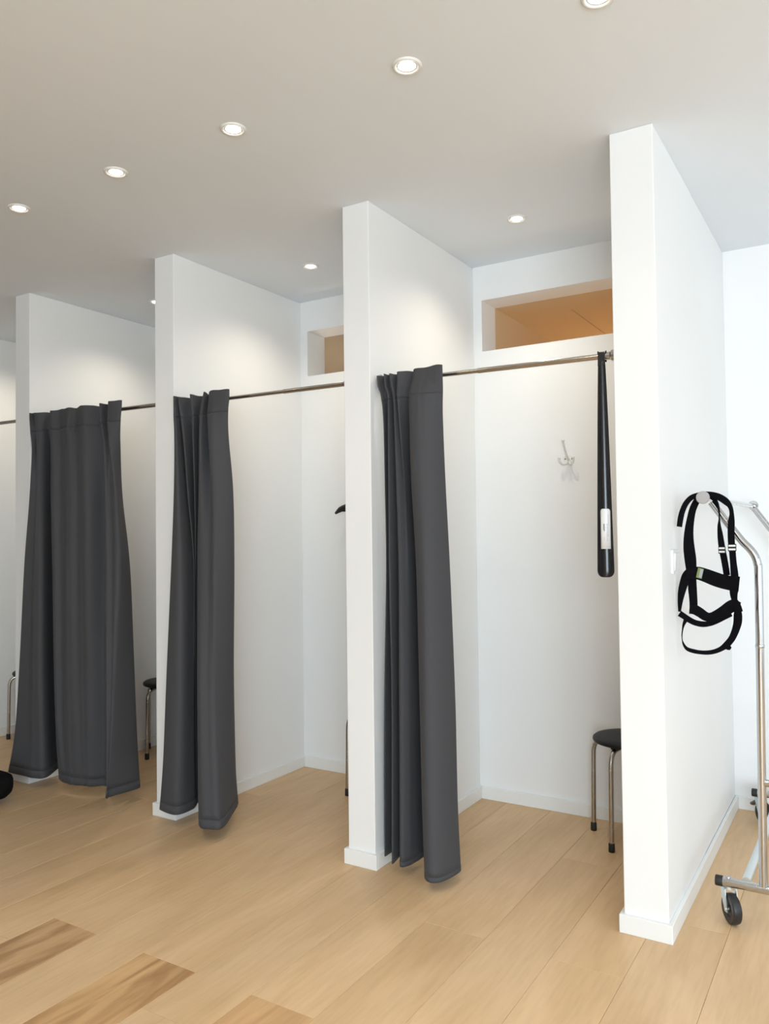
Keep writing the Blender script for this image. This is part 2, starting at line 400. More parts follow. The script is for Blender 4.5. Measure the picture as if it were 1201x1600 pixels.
CURTAIN_A = [
  (2.050, [(-3.981,2.770), (-3.956,2.705), (-3.961,2.740), (-3.945,2.725), (-3.908,2.735), (-3.881,2.800), (-3.797,2.725), (-3.745,2.745), (-3.641,2.720), (-3.605,2.745), (-3.510,2.720), (-3.466,2.790), (-3.395,2.725), (-3.395,2.790), (-3.314,2.715), (-3.241,2.735), (-3.338,2.800)]),
  (2.010, [(-3.981,2.770), (-3.956,2.705), (-3.958,2.740), (-3.939,2.725), (-3.903,2.735), (-3.881,2.800), (-3.797,2.725), (-3.751,2.750), (-3.653,2.725), (-3.617,2.750), (-3.520,2.725), (-3.464,2.790), (-3.399,2.730), (-3.396,2.790), (-3.323,2.720), (-3.250,2.740), (-3.343,2.800)]),
  (1.940, [(-3.981,2.770), (-3.955,2.710), (-3.944,2.740), (-3.925,2.725), (-3.893,2.740), (-3.890,2.810), (-3.801,2.730), (-3.760,2.760), (-3.670,2.730), (-3.636,2.760), (-3.529,2.730), (-3.474,2.800), (-3.403,2.735), (-3.401,2.790), (-3.333,2.725), (-3.269,2.750), (-3.348,2.800)]),
  (1.820, [(-3.961,2.740), (-3.933,2.705), (-3.933,2.740), (-3.912,2.720), (-3.887,2.740), (-3.903,2.820), (-3.787,2.720), (-3.726,2.735), (-3.647,2.720), (-3.593,2.735), (-3.501,2.720), (-3.436,2.790), (-3.360,2.720), (-3.352,2.750), (-3.305,2.715), (-3.296,2.770), (-3.361,2.810)]),
  (1.550, [(-3.933,2.705), (-3.934,2.690), (-3.899,2.705), (-3.886,2.700), (-3.868,2.730), (-3.904,2.820), (-3.759,2.700), (-3.699,2.715), (-3.610,2.700), (-3.557,2.715), (-3.465,2.700), (-3.432,2.790), (-3.326,2.700), (-3.300,2.710), (-3.240,2.700), (-3.303,2.790), (-3.366,2.830)]),
  (1.200, [(-3.960,2.700), (-3.962,2.680), (-3.907,2.695), (-3.874,2.680), (-3.839,2.710), (-3.912,2.830), (-3.735,2.690), (-3.679,2.700), (-3.597,2.690), (-3.551,2.710), (-3.461,2.700), (-3.419,2.780), (-3.298,2.680), (-3.261,2.685), (-3.205,2.690), (-3.275,2.810), (-3.341,2.850)]),
  (0.700, [(-3.999,2.700), (-3.991,2.675), (-3.920,2.685), (-3.871,2.670), (-3.825,2.700), (-3.921,2.840), (-3.724,2.690), (-3.674,2.700), (-3.592,2.690), (-3.547,2.710), (-3.465,2.710), (-3.406,2.770), (-3.285,2.670), (-3.251,2.675), (-3.231,2.690), (-3.260,2.820), (-3.321,2.860)]),
  (0.300, [(-4.039,2.700), (-4.023,2.670), (-3.922,2.675), (-3.870,2.670), (-3.814,2.700), (-3.923,2.850), (-3.717,2.700), (-3.664,2.700), (-3.589,2.695), (-3.537,2.710), (-3.469,2.720), (-3.402,2.770), (-3.270,2.660), (-3.249,2.665), (-3.237,2.670), (-3.252,2.830), (-3.298,2.860)]),
  (0.060, [(-4.097,2.700), (-4.084,2.670), (-3.937,2.670), (-3.870,2.670), (-3.818,2.710), (-3.909,2.860), (-3.732,2.730), (-3.628,2.700), (-3.581,2.700), (-3.534,2.715), (-3.472,2.730), (-3.398,2.770), (-3.256,2.650), (-3.257,2.655), (-3.258,2.660), (-3.236,2.830), (-3.280,2.860)]),
]
CURTAIN_C = [
  (2.022, [(-1.722,2.775), (-1.713,2.745), (-1.701,2.790), (-1.679,2.745), (-1.679,2.800), (-1.649,2.740), (-1.636,2.800), (-1.607,2.735), (-1.555,2.800), (-1.530,2.730), (-1.467,2.725), (-1.408,2.730), (-1.456,2.790)]),
  (1.975, [(-1.720,2.780), (-1.711,2.750), (-1.704,2.800), (-1.677,2.750), (-1.676,2.800), (-1.646,2.745), (-1.640,2.800), (-1.610,2.740), (-1.561,2.800), (-1.540,2.735), (-1.470,2.730), (-1.410,2.735), (-1.457,2.790)]),
  (1.905, [(-1.712,2.790), (-1.699,2.755), (-1.690,2.800), (-1.664,2.750), (-1.665,2.800), (-1.636,2.745), (-1.638,2.800), (-1.616,2.745), (-1.577,2.800), (-1.547,2.725), (-1.472,2.715), (-1.415,2.745), (-1.460,2.800)]),
  (1.800, [(-1.704,2.790), (-1.690,2.755), (-1.694,2.810), (-1.661,2.745), (-1.660,2.800), (-1.634,2.745), (-1.624,2.790), (-1.610,2.745), (-1.588,2.810), (-1.538,2.705), (-1.465,2.695), (-1.423,2.755), (-1.459,2.800)]),
  (1.550, [(-1.707,2.800), (-1.690,2.760), (-1.698,2.820), (-1.660,2.740), (-1.655,2.800), (-1.627,2.745), (-1.604,2.770), (-1.598,2.760), (-1.590,2.830), (-1.525,2.690), (-1.455,2.680), (-1.419,2.760), (-1.457,2.810)]),
  (1.200, [(-1.709,2.810), (-1.694,2.770), (-1.699,2.830), (-1.659,2.735), (-1.656,2.820), (-1.615,2.735), (-1.592,2.750), (-1.585,2.770), (-1.580,2.840), (-1.505,2.685), (-1.441,2.675), (-1.410,2.770), (-1.447,2.820)]),
  (0.700, [(-1.725,2.820), (-1.710,2.770), (-1.703,2.840), (-1.651,2.730), (-1.666,2.830), (-1.617,2.730), (-1.590,2.745), (-1.584,2.780), (-1.578,2.850), (-1.496,2.680), (-1.430,2.670), (-1.398,2.775), (-1.434,2.830)]),
  (0.300, [(-1.730,2.830), (-1.718,2.770), (-1.708,2.840), (-1.652,2.725), (-1.669,2.830), (-1.618,2.725), (-1.590,2.740), (-1.586,2.790), (-1.581,2.860), (-1.488,2.675), (-1.422,2.665), (-1.396,2.780), (-1.427,2.830)]),
  (0.040, [(-1.730,2.830), (-1.719,2.770), (-1.712,2.840), (-1.655,2.725), (-1.673,2.830), (-1.617,2.720), (-1.591,2.740), (-1.584,2.790), (-1.570,2.860), (-1.478,2.670), (-1.415,2.670), (-1.392,2.790), (-1.422,2.840)]),
]
STRAPS = [
  ("shoulder_strap", [(2.905,-0.567,1.360,-0.585,1.363), (2.905,-0.562,1.388,-0.581,1.392), (2.905,-0.556,1.412,-0.574,1.418), (2.905,-0.545,1.437,-0.560,1.448), (2.905,-0.530,1.454,-0.540,1.469), (2.905,-0.513,1.461,-0.517,1.478), (2.910,-0.495,1.463,-0.495,1.482), (2.910,-0.471,1.460,-0.467,1.480), (2.908,-0.449,1.450,-0.439,1.471), (2.905,-0.430,1.436,-0.415,1.453), (2.905,-0.417,1.424,-0.403,1.430), (2.905,-0.413,1.404,-0.399,1.405), (2.905,-0.418,1.378,-0.397,1.377), (2.905,-0.420,1.347,-0.398,1.346), (2.905,-0.420,1.310,-0.398,1.311), (2.905,-0.417,1.274,-0.396,1.276), (2.905,-0.415,1.238,-0.394,1.240), (2.905,-0.414,1.202,-0.390,1.205), (2.905,-0.413,1.180,-0.389,1.183)]),
  ("shoulder_strap", [(2.930,-0.519,1.471,-0.503,1.458), (2.930,-0.532,1.455,-0.513,1.443), (2.930,-0.546,1.426,-0.524,1.417), (2.930,-0.555,1.392,-0.530,1.387), (2.930,-0.563,1.354,-0.534,1.351), (2.930,-0.568,1.316,-0.534,1.316), (2.930,-0.569,1.281,-0.531,1.285), (2.930,-0.566,1.244,-0.527,1.249), (2.930,-0.562,1.212,-0.527,1.216), (2.930,-0.557,1.176,-0.528,1.179), (2.930,-0.556,1.139,-0.527,1.142), (2.930,-0.553,1.103,-0.526,1.105), (2.930,-0.553,1.073,-0.526,1.075)]),
  ("shoulder_strap", [(2.940,-0.487,1.462,-0.478,1.475), (2.940,-0.473,1.452,-0.463,1.463), (2.940,-0.463,1.438,-0.452,1.443), (2.940,-0.454,1.415,-0.448,1.416), (2.940,-0.453,1.388,-0.448,1.388), (2.940,-0.457,1.365,-0.446,1.365), (2.940,-0.458,1.337,-0.441,1.339), (2.940,-0.457,1.309,-0.437,1.312), (2.940,-0.454,1.279,-0.433,1.283), (2.940,-0.449,1.249,-0.428,1.254), (2.940,-0.445,1.222,-0.424,1.226), (2.940,-0.441,1.191,-0.420,1.194)]),
  ("chest_band", [(2.915,-0.560,1.182,-0.559,1.219), (2.915,-0.541,1.181,-0.539,1.222), (2.915,-0.523,1.178,-0.514,1.222), (2.915,-0.501,1.170,-0.485,1.214), (2.915,-0.476,1.159,-0.460,1.205), (2.915,-0.449,1.150,-0.436,1.197), (2.915,-0.418,1.143,-0.409,1.192), (2.915,-0.392,1.139,-0.386,1.191)]),
  ("side_strap", [(2.925,-0.557,1.216,-0.542,1.208), (2.925,-0.573,1.197,-0.546,1.186), (2.925,-0.583,1.167,-0.555,1.159), (2.925,-0.589,1.138,-0.564,1.133), (2.925,-0.591,1.109,-0.572,1.106), (2.925,-0.591,1.085,-0.577,1.084), (2.925,-0.590,1.064,-0.581,1.063)]),
  ("side_strap", [(2.910,-0.419,1.146,-0.391,1.145), (2.910,-0.418,1.129,-0.394,1.131), (2.910,-0.413,1.109,-0.395,1.112)]),
  ("waist_band", [(2.900,-0.549,1.060,-0.546,1.092), (2.900,-0.537,1.059,-0.526,1.092), (2.900,-0.523,1.052,-0.506,1.081), (2.900,-0.502,1.039,-0.489,1.068), (2.900,-0.477,1.035,-0.480,1.067), (2.900,-0.453,1.043,-0.466,1.075), (2.900,-0.429,1.057,-0.447,1.089), (2.900,-0.407,1.071,-0.427,1.106), (2.900,-0.388,1.086,-0.412,1.114), (2.900,-0.383,1.105,-0.405,1.117)]),
  ("waist_band", [(2.920,-0.591,1.049,-0.579,1.067), (2.920,-0.574,1.039,-0.563,1.056), (2.920,-0.556,1.027,-0.546,1.045), (2.920,-0.535,1.018,-0.529,1.037), (2.920,-0.509,1.014,-0.507,1.034), (2.920,-0.483,1.019,-0.486,1.036), (2.920,-0.460,1.029,-0.466,1.046), (2.920,-0.434,1.044,-0.441,1.060), (2.920,-0.413,1.056,-0.420,1.072)]),
  ("strap_tail", [(2.895,-0.406,1.109,-0.392,1.114), (2.895,-0.406,1.088,-0.382,1.095), (2.895,-0.403,1.068,-0.377,1.076)]),
  ("leg_loop", [(2.930,-0.408,1.075,-0.387,1.076), (2.930,-0.411,1.059,-0.384,1.060), (2.930,-0.412,1.038,-0.385,1.036), (2.930,-0.415,1.020,-0.391,1.014), (2.930,-0.421,1.000,-0.400,0.991), (2.930,-0.429,0.982,-0.411,0.970), (2.930,-0.442,0.965,-0.428,0.949), (2.930,-0.456,0.950,-0.448,0.935), (2.930,-0.473,0.940,-0.469,0.925), (2.930,-0.493,0.934,-0.492,0.919), (2.930,-0.518,0.932,-0.519,0.918), (2.930,-0.542,0.935,-0.546,0.921), (2.930,-0.561,0.940,-0.567,0.929), (2.930,-0.571,0.950,-0.578,0.946), (2.930,-0.578,0.965,-0.581,0.964), (2.930,-0.578,0.983,-0.582,0.982), (2.930,-0.575,1.001,-0.580,1.001), (2.930,-0.570,1.016,-0.578,1.019), (2.930,-0.559,1.033,-0.573,1.039)]),
  ("strap_tail", [(2.925,-0.444,0.952,-0.437,0.962), (2.925,-0.435,0.941,-0.425,0.957), (2.925,-0.424,0.940,-0.419,0.949)]),
]
# ------------------------------------------------------------------ curtains
ROD_Y = 2.805
RODS = [(PART[i][1], PART[i + 1][0], za, zb) for i, (za, zb) in enumerate(((2.033, 2.027), (2.020, 2.012), (1.999, 1.993), (1.982, 1.970)))]
def rod_z(x):
    for a, b, za, zb in RODS:
        if a - .03 <= x <= b: return za + (zb - za) * (x - a) / (b - a)
    return 2.0
def make_curtain(label, rows, top_shift, rng_seed):
    rows = [(z + (top_shift if k < 2 else 0), r) for k, (z, r) in enumerate(rows)]
    x0 = sum(p[0] for p in rows[0][1]) / len(rows[0][1])
    t = thing('curtain', label, 'curtain', (x0, YF + 0.04, 0), 0, 'charcoal changing room curtains')
    org = Vector((x0, YF + 0.04, 0))
    NC = 9
    rows = [(z, [(x, min(y, 2.785) if k < 3 else y) for x, y in r]) for k, (z, r) in enumerate(rows)]
    dense = [catmull([(x, y, z) for x, y in r], NC) for z, r in rows]
    ncol = len(dense[0])
    r = random.Random(rng_seed)
    arc = [0.0]
    for c in range(1, ncol): arc.append(arc[-1] + (dense[0][c] - dense[0][c - 1]).length)
    waves = [(r.uniform(.010, .020), r.uniform(0, 6.28), r.uniform(.6, 1.0)) for _ in range(3)]
    longw = [(r.uniform(.05, .11), r.uniform(0, 6.28), r.uniform(-.05, .05)) for _ in range(3)]
    def crease(s_, z, zt, zb):
        d = zt - z
        a = .0042 * min(1, .35 + max(0, d / .10) * .65) * math.exp(-max(0, d - .10) / .14)
        fine = sum(w * (1 - 2 * abs(((s_ / l + p) % 1.0) - .5) * 2) for l, p, w in waves) / 2
        lg = sum(math.sin(2 * PI * (s_ + k * d) / l + p) for l, p, k in longw)
        return a * fine + .0010 * lg * min(1, d / .25)
    cols = []
    for c in range(ncol):
        col = catmull([dense[k][c] for k in range(len(rows))], 8)
        for v in col: v.y += crease(arc[c], v.z, rows[0][0], rows[-1][0])
        for v in col[:6]: v.z += .0035 * math.sin(arc[c] / .021 + rng_seed) * math.sin(arc[c] / .057 + 1) * (1 - min(1, (rows[0][0] - v.z) / .03))
        cols.append(col)
    nrow = len(cols[0])
    z_top = rows[0][0]; z_bot = rows[-1][0]
    zs = [cols[0][k].z for k in range(nrow)]
    def part(name, ks, mat, thick):
        bm = bmesh.new()
        g = [[bm.verts.new(cols[c][k] - org) for c in range(ncol)] for k in ks]
        for a in range(len(ks) - 1):
            for c in range(ncol - 1):
                bm.faces.new((g[a][c], g[a][c + 1], g[a + 1][c + 1], g[a + 1][c]))
        o = obj(name, bm, mat, t, True)
        md = o.modifiers.new('cloth thickness', 'SOLIDIFY'); md.thickness = thick; md.offset = 0
        return o
    kh = min(range(nrow), key=lambda k: abs(zs[k] - (z_top - 0.105)))
    kb = min(range(nrow), key=lambda k: abs(zs[k] - (z_bot + 0.030)))
    # rings that carry the heading on the rod
    xs = [p[0] for p in rows[1][1]]
    for q in range(7):
        x = min(xs) + .035 + (max(xs) - min(xs) - .155) * q / 6
        bm = bmesh.new(); add_lathe(bm, [(.0125, -.002), (.0150, -.002), (.0150, .002), (.0125, .002), (.0125, -.002)], Vector((x, ROD_Y, rod_z(x) - .0015)) - org, 'X', 20)
        obj('curtain_ring', bm, MAT['rod'], t, True)
    part('heading_band', list(range(0, kh + 1)), MAT['cloth'], 0.0027)
    part('panel', list(range(kh, kb + 1)), MAT['cloth'], 0.0024)
    part('hem', list(range(kb, nrow)), MAT['cloth'], 0.0036)
    return t
make_curtain('charcoal curtain drawn half across its stall as a wide flat panel, farthest from the rack', CURTAIN_A, -0.008, 1)
make_curtain('charcoal curtain gathered in two thick folds, hanging in the middle stall', CURTAIN_B, -0.010, 2)
make_curtain('charcoal curtain bunched in narrow pleats, in the stall with the shoehorn', CURTAIN_C, -0.022, 3)

# ------------------------------------------------------------------ curtain rods
def make_rod(label, xa, xb, za, zb, xj):
    t = thing('curtain_rod', label, 'curtain rod', (xa, ROD_Y, za), 0, 'nickel curtain rods across the stalls')
    L = xb - xa; dz = zb - za
    j = xj - xa
    P = lambda x: (x, 0, dz * x / L)
    tube_obj('inner_tube', [P(0.0), P(j + .02)], 0.0088, MAT['rod'], t, 20)
    tube_obj('outer_tube', [P(j), P(L)], 0.0105, MAT['rod'], t, 20)
    bm = bmesh.new(); add_lathe(bm, [(.0086, -.003), (.0104, -.003), (.0109, -.002), (.0109, .006), (.0105, .007)], P(j), 'X', 20)
    smooth_by_angle(obj('joint_ring', bm, MAT['rod'], t), 0.5)
    for x, s in ((0, 1), (L, -1)):
        bm = bmesh.new()
        add_lathe(bm, [(0, 0), (.030, 0), (.031, .004 * s), (.029, .010 * s), (.021, .014 * s), (.0195, .026 * s), (.0145, .031 * s), (.0135, .048 * s), (.0105, .052 * s), (0, .052 * s)], P(x), 'X', 28)
        smooth_by_angle(obj('wall_flange', bm, MAT['chrome'], t), 0.5)
    return t
make_rod('short stretch of nickel rod at the left picture edge, in the farthest stall', *RODS[0], -4.75)
make_rod('nickel rod carrying the half drawn dark curtain', *RODS[1], -3.50)
make_rod('nickel rod carrying the two fold curtain of the middle stall', *RODS[2], -2.245)
make_rod('nickel rod with a long black shoehorn hanging from it', *RODS[3], -1.285)

# ------------------------------------------------------------------ shoehorn
def make_shoehorn():
    t = thing('shoehorn', 'long black plastic shoehorn with a white sticker, hanging on the rod', 'shoehorn', (-0.806, ROD_Y, 0), math.radians(4))
    zt = 1.9712
    bm = bmesh.new()
    # curved blade, narrow at the top, wide at the bottom
    secs = []
    for k in range(41):
        u = k / 30 * 0.968 if k <= 30 else 0.968 + 0.032 * math.sin((k - 30) / 10 * PI / 2); z = (zt - 0.022) - u * 0.762
        w = 0.0125 + 0.0175 * (u ** 0.8)
        if u > 0.968: w *= math.sqrt(max(0.0, 1 - ((u - 0.968) / 0.032) ** 2)) * 0.62 + 0.38
        secs.append((z, w))
    NW = 12; thick = 0.0028
    F, B = [], []
    for z, w in secs:
        f, b = [], []
        for i in range(NW + 1):
            s = -1 + 2 * i / NW
            y = -0.0165 + (w * 0.55) * (s * s) - (w * .20)
            f.append(bm.verts.new((s * w, y, z))); b.append(bm.verts.new((s * w * 0.96, y + thick, z)))
        F.append(f); B.append(b)
    for k in range(40):
        for i in range(NW):
            bm.faces.new((F[k][i], F[k][i + 1], F[k + 1][i + 1], F[k + 1][i]))
            bm.faces.new((B[k][i + 1], B[k][i], B[k + 1][i], B[k + 1][i + 1]))
        bm.faces.new((F[k][0], F[k + 1][0], B[k + 1][0], B[k][0])); bm.faces.new((F[k][NW], B[k][NW], B[k + 1][NW], F[k + 1][NW]))
    for i in range(NW):
        bm.faces.new((F[0][i + 1], F[0][i], B[0][i], B[0][i + 1])); bm.faces.new((F[40][i], F[40][i + 1], B[40][i + 1], B[40][i]))
    smooth_by_angle(obj('blade', bm, MAT['black_plastic'], t), 0.8)
    # hook bent over the rod with two flared tips
    bm = bmesh.new()
    R = 0.0135
    path = []
    for k in range(13):
        a = math.radians(205 - k * 190 / 12)
        path.append((math.cos(a) * R * 1.0, math.sin(a) * R))
    path = [(-R - .004, -0.034)] + path + [(R + .001, -0.016)]
    wv = 0.0125; th = 0.003
    prev = None
    for k, (y, z) in enumerate(path):
        d = Vector((y, z)).normalized() * th
        flare = 0.004 if 4 <= k <= 10 else 0.0
        tip = 0.007 if 4 <= k <= 9 else 0.0
        ring = [bm.verts.new((-wv - flare * .5, y, zt + z + tip)), bm.verts.new((-wv * .45, y, zt + z)), bm.verts.new((wv * .45, y, zt + z)), bm.verts.new((wv + flare * .5, y, zt + z + tip)),
                bm.verts.new((wv, y + d.x, zt + z + d.y)), bm.verts.new((-wv, y + d.x, zt + z + d.y))]
        if prev:
            for i in range(6): bm.faces.new((prev[i], prev[(i + 1) % 6], ring[(i + 1) % 6], ring[i]))
        else: bm.faces.new(ring)
        prev = ring
    bm.faces.new(prev[::-1])
    smooth_by_angle(obj('hook', bm, MAT['black_plastic'], t), 0.9)
    # sticker follows the blade
    def surf(x, z, off):
        u = (zt - 0.022 - z) / 0.762; w = 0.0125 + 0.0175 * (u ** 0.8)
        s = x / w
        return (x, -0.0165 + (w * 0.55) * s * s - w * .20 - off, z)
    def patch(name, x0, x1, z0, z1, mat, off, parent, round_top=False, nx=8):
        bm = bmesh.new(); g = []
        for zz in (z1, z1 - .003, z1 - .008, (z0 + z1) / 2, z0):
            ins = 0.0
            if round_top: ins = {z1: 0.006, z1 - .003: 0.002}.get(zz, 0.0)
            g.append([bm.verts.new(surf(x0 + ins + (x1 - x0 - 2 * ins) * i / nx, zz, off)) for i in range(nx + 1)])
        for a in range(len(g) - 1):
            for i in range(nx): bm.faces.new((g[a][i], g[a][i + 1], g[a + 1][i + 1], g[a + 1][i]))
        o = obj(name, bm, mat, parent, True)
        o.modifiers.new('paper thickness', 'SOLIDIFY').thickness = 0.0003
        return o
    st = patch('sticker', -0.0125, 0.0205, 1.287, 1.428, MAT['sticker'], 0.0004, t, True)
    st['label'] = 'white sticker with small dark print'
    # the print reads along the shoehorn: one bold word and two pale lines, as rows of small strokes
    def print_rows(name, x0, x1, z0, z1, n, mat):
        bm = bmesh.new(); r = random.Random(n)
        for k in range(n):
            a = z0 + (z1 - z0) * k / n; b = a + (z1 - z0) / n * 0.62
            xa = x0 + (x1 - x0) * r.choice((0, 0, .3)); xb = x1
            q = [surf(x, z, 0.0009) for x, z in ((xa, a), (xb, a), (xb, b), (xa, b))]
            bm.faces.new([bm.verts.new(p) for p in q])
        return obj(name, bm, mat, st)
    print_rows('bold_print', -0.0035, 0.0025, 1.350, 1.376, 6, MAT['ink'])
    print_rows('small_print', 0.0085, 0.0115, 1.315, 1.376, 16, MAT['ink_soft'])
    print_rows('small_print', 0.0130, 0.0150, 1.330, 1.410, 18, MAT['ink_soft'])
    print_rows('small_print', -0.0005, 0.0010, 1.318, 1.330, 4, MAT['ink_soft'])
    return t
make_shoehorn()

# ------------------------------------------------------------------ stools
def make_stool():
    t = thing('stool', 'x', 'stool', (0, 0, 0), 0, 'round black stools with steel legs')
    bm = bmesh.new()
    add_lathe(bm, [(0, .424), (.140, .424), (.149, .427), (.1525, .434), (.151, .442), (.143, .4485), (.12, .4510), (0, .4505)], (0, 0, 0), 'Z', 48)
    obj('seat', bm, MAT['black_seat'], t, True)
    for k in range(4):
        a = PI / 4 + k * PI / 2
        c, s = math.cos(a), math.sin(a)
        pts = [(.070, .416), (.115, .415), (.140, .409), (.158, .394), (.167, .372), (.1700, .342), (.1715, .25), (.1735, .10), (.1745, .03)]
        pts = catmull([(r * c, r * s, z) for r, z in pts], 4)
        lg = tube_obj('leg', pts, 0.0105, MAT['steel'], t, 14)
        bm = bmesh.new()
        add_lathe(bm, [(0, 0), (.0125, 0), (.0135, .003), (.0130, .034), (.0115, .037), (0, .037)], (.1750 * c, .1750 * s, 0), 'Z', 16)
        obj('foot_cap', bm, MAT['black_rubber'], lg, True)
        bm = bmesh.new()
        px, py = -s, c
        pl = []
        for rr, hw, z in ((.06, .014, .424), (.135, .016, .424), (.135, .016, .4165), (.06, .014, .4165)):
            pl.append([(rr * c + px * hw, rr * s + py * hw, z), (rr * c - px * hw, rr * s - py * hw, z)])
        vs = [[bm.verts.new(p) for p in q] for q in pl]
        for i in range(4):
            j = (i + 1) % 4
            bm.faces.new((vs[i][0], vs[i][1], vs[j][1], vs[j][0]))
        bm.faces.new([v[0] for v in vs]); bm.faces.new([v[1] for v in vs][::-1])
        obj('mounting_plate', bm, MAT['black_rubber'], lg)
    return t
stool = make_stool()
def ang(dx, dy): return math.atan2(dy, dx) - PI / 4
stool.location = (-0.935, 3.543, 0); stool.rotation_euler = (0, 0, ang(-1.105 + .935, 3.576 - 3.543))
stool['label'] = 'black stool behind the near partition, in the stall with the shoehorn'
dup(stool, (-2.200, 3.520, 0), ang(-.152, -.106), 'black stool nearly hidden by the white partition in the middle stall')
dup(stool, (-3.780, 3.546, 0), ang(-3.951 + 3.78, 3.543 - 3.546), 'black stool seen between the half drawn curtain and the partition')
dup(stool, (-4.868, 3.385, 0), ang(-.105, -.138), 'black stool at the left picture edge, only one steel leg showing')

# ------------------------------------------------------------------ downlights
def make_downlight(loc, label, watts):
    t = thing('downlight', label, 'ceiling light', loc, 0, 'recessed ceiling downlights')
    bm = bmesh.new()
    add_lathe(bm, [(.0300, -.001), (.0330, -.0050), (.0385, -.0062), (.0425, -.0045), (.0440, 0.0)], (0, 0, 0), 'Z', 40)
    obj('trim_ring', bm, MAT['fixture'], t, True)
    bm = bmesh.new()
    add_lathe(bm, [(.0305, -.0015), (.0265, -.0030), (.0262, -.0012)], (0, 0, 0), 'Z', 40)
    obj('reflector', bm, MAT['reflector'], t, True)
    bm = bmesh.new()
    add_lathe(bm, [(.0262, -.0015), (.020, -.0050), (.010, -.0068), (0, -.0072)], (0, 0, 0), 'Z', 32)
    obj('bulb', bm, MAT['lamp'], t, True)
    d = bpy.data.lights.new('downlight_beam', 'SPOT'); d.energy = watts; d.color = (0.99, 0.89, 0.72); d.spot_size = math.radians(140); d.spot_blend = 1.0; d.shadow_soft_size = 0.03
    lo = bpy.data.objects.new('downlight_beam', d); COL.objects.link(lo); lo.parent = t; lo.location = (0, 0, -0.03)
    return t
for x, y, l in ((-0.568, 2.003, 'downlight cut off by the top picture edge, nearest of the aisle row'),
                (-1.132, 1.998, 'largest downlight in full view, on the aisle ceiling above the shoehorn stall'),
                (-1.807, 1.996, 'middle one of the five downlights in the aisle row'),
                (-2.393, 1.995, 'second smallest aisle downlight, between the middle one and the left edge'),
                (-2.992, 1.998, 'farthest aisle downlight in view, at the left picture edge'),
                ):
    make_downlight((x, y, HC), l, 4)
for x, l in ((-1.295, 'downlight inside the stall with the shoehorn'), (-2.417, 'downlight inside the middle stall with the black hanger'),
             (-3.539, 'downlight half hidden by a partition, inside the half curtained stall')):
    make_downlight((x, 3.242, HC), l, 16)
d = bpy.data.lights.new('far_stall_spot', 'SPOT'); d.energy = 16; d.color = (0.99, 0.89, 0.72); d.spot_size = math.radians(140); d.spot_blend = 1.0; d.shadow_soft_size = 0.03
o = bpy.data.objects.new('far_stall_spot', d); COL.objects.link(o); o.location = (-4.665, 3.242, HC - .03)

# ------------------------------------------------------------------ coat hooks
def make_coat_hook():
    t = thing('coat_hook', 'white enamelled double coat hook on the wall behind the shoehorn', 'coat hook', (-1.243, YB, 1.700), 0, 'white coat hooks on the rear wall')
    bm = bmesh.new()
    # back plate: flat oval with two ears
    N = 28; ring0, ring1 = [], []
    for k in range(N):
        a = 2 * PI * k / N
        r = 0.017 + 0.010 * abs(math.cos(a)) ** 3
        ring0.append(bm.verts.new((r * math.cos(a) * 1.05, 0, r * math.sin(a) * 1.0)))
        ring1.append(bm.verts.new((r * math.cos(a), -0.005, r * math.sin(a) * .95)))
    for k in range(N): bm.faces.new((ring0[k], ring0[(k + 1) % N], ring1[(k + 1) % N], ring1[k]))
    bm.faces.new(ring1); bm.faces.new(ring0[::-1])
    smooth_by_angle(obj('back_plate', bm, MAT['white_enamel'], t), 0.8)
    pts = catmull([(0, -.004, -.005), (0, -.022, .002), (-.001, -.042, .026), (-.002, -.064, .056), (-.002, -.078, .078)], 6)
    hk = tube_obj('upper_prong', pts, [.0075 - .003 * min(1, i / 16) for i in range(len(pts))], MAT['white_enamel'], t, 12)
    bm = bmesh.new(); add_lathe(bm, [(0, -.006), (.006, -.005), (.009, 0), (.006, .005), (0, .006)], (-.002, -.080, .081), 'Z', 16)
    obj('tip_knob', bm, MAT['white_enamel'], hk, True)
    for s in (-1, 1):
        pts = catmull([(0, -.004, -.010), (s * .008, -.014, -.022), (s * .022, -.026, -.026), (s * .032, -.036, -.016), (s * .035, -.040, 0.0)], 6)
        hk = tube_obj('lower_prong', pts, [.0070 - .0022 * min(1, i / 20) for i in range(len(pts))], MAT['white_enamel'], t, 12)
        bm = bmesh.new(); add_lathe(bm, [(0, -.005), (.005, -.004), (.0075, 0), (.005, .004), (0, .005)], (s * .035, -.040, .003), 'Z', 16)
        obj('tip_knob', bm, MAT['white_enamel'], hk, True)
        bm = bmesh.new(); add_lathe(bm, [(.0036, -.004), (.0034, -.0062), (0, -.0068)], (s * .017, 0, .0), 'Y', 12)
        obj('screw', bm, MAT['screw'], t, True)
    return t
hook = make_coat_hook()
hook2 = dup(hook, (-2.365, YB, 1.700), 0, 'white coat hook holding the black hanger behind a partition')

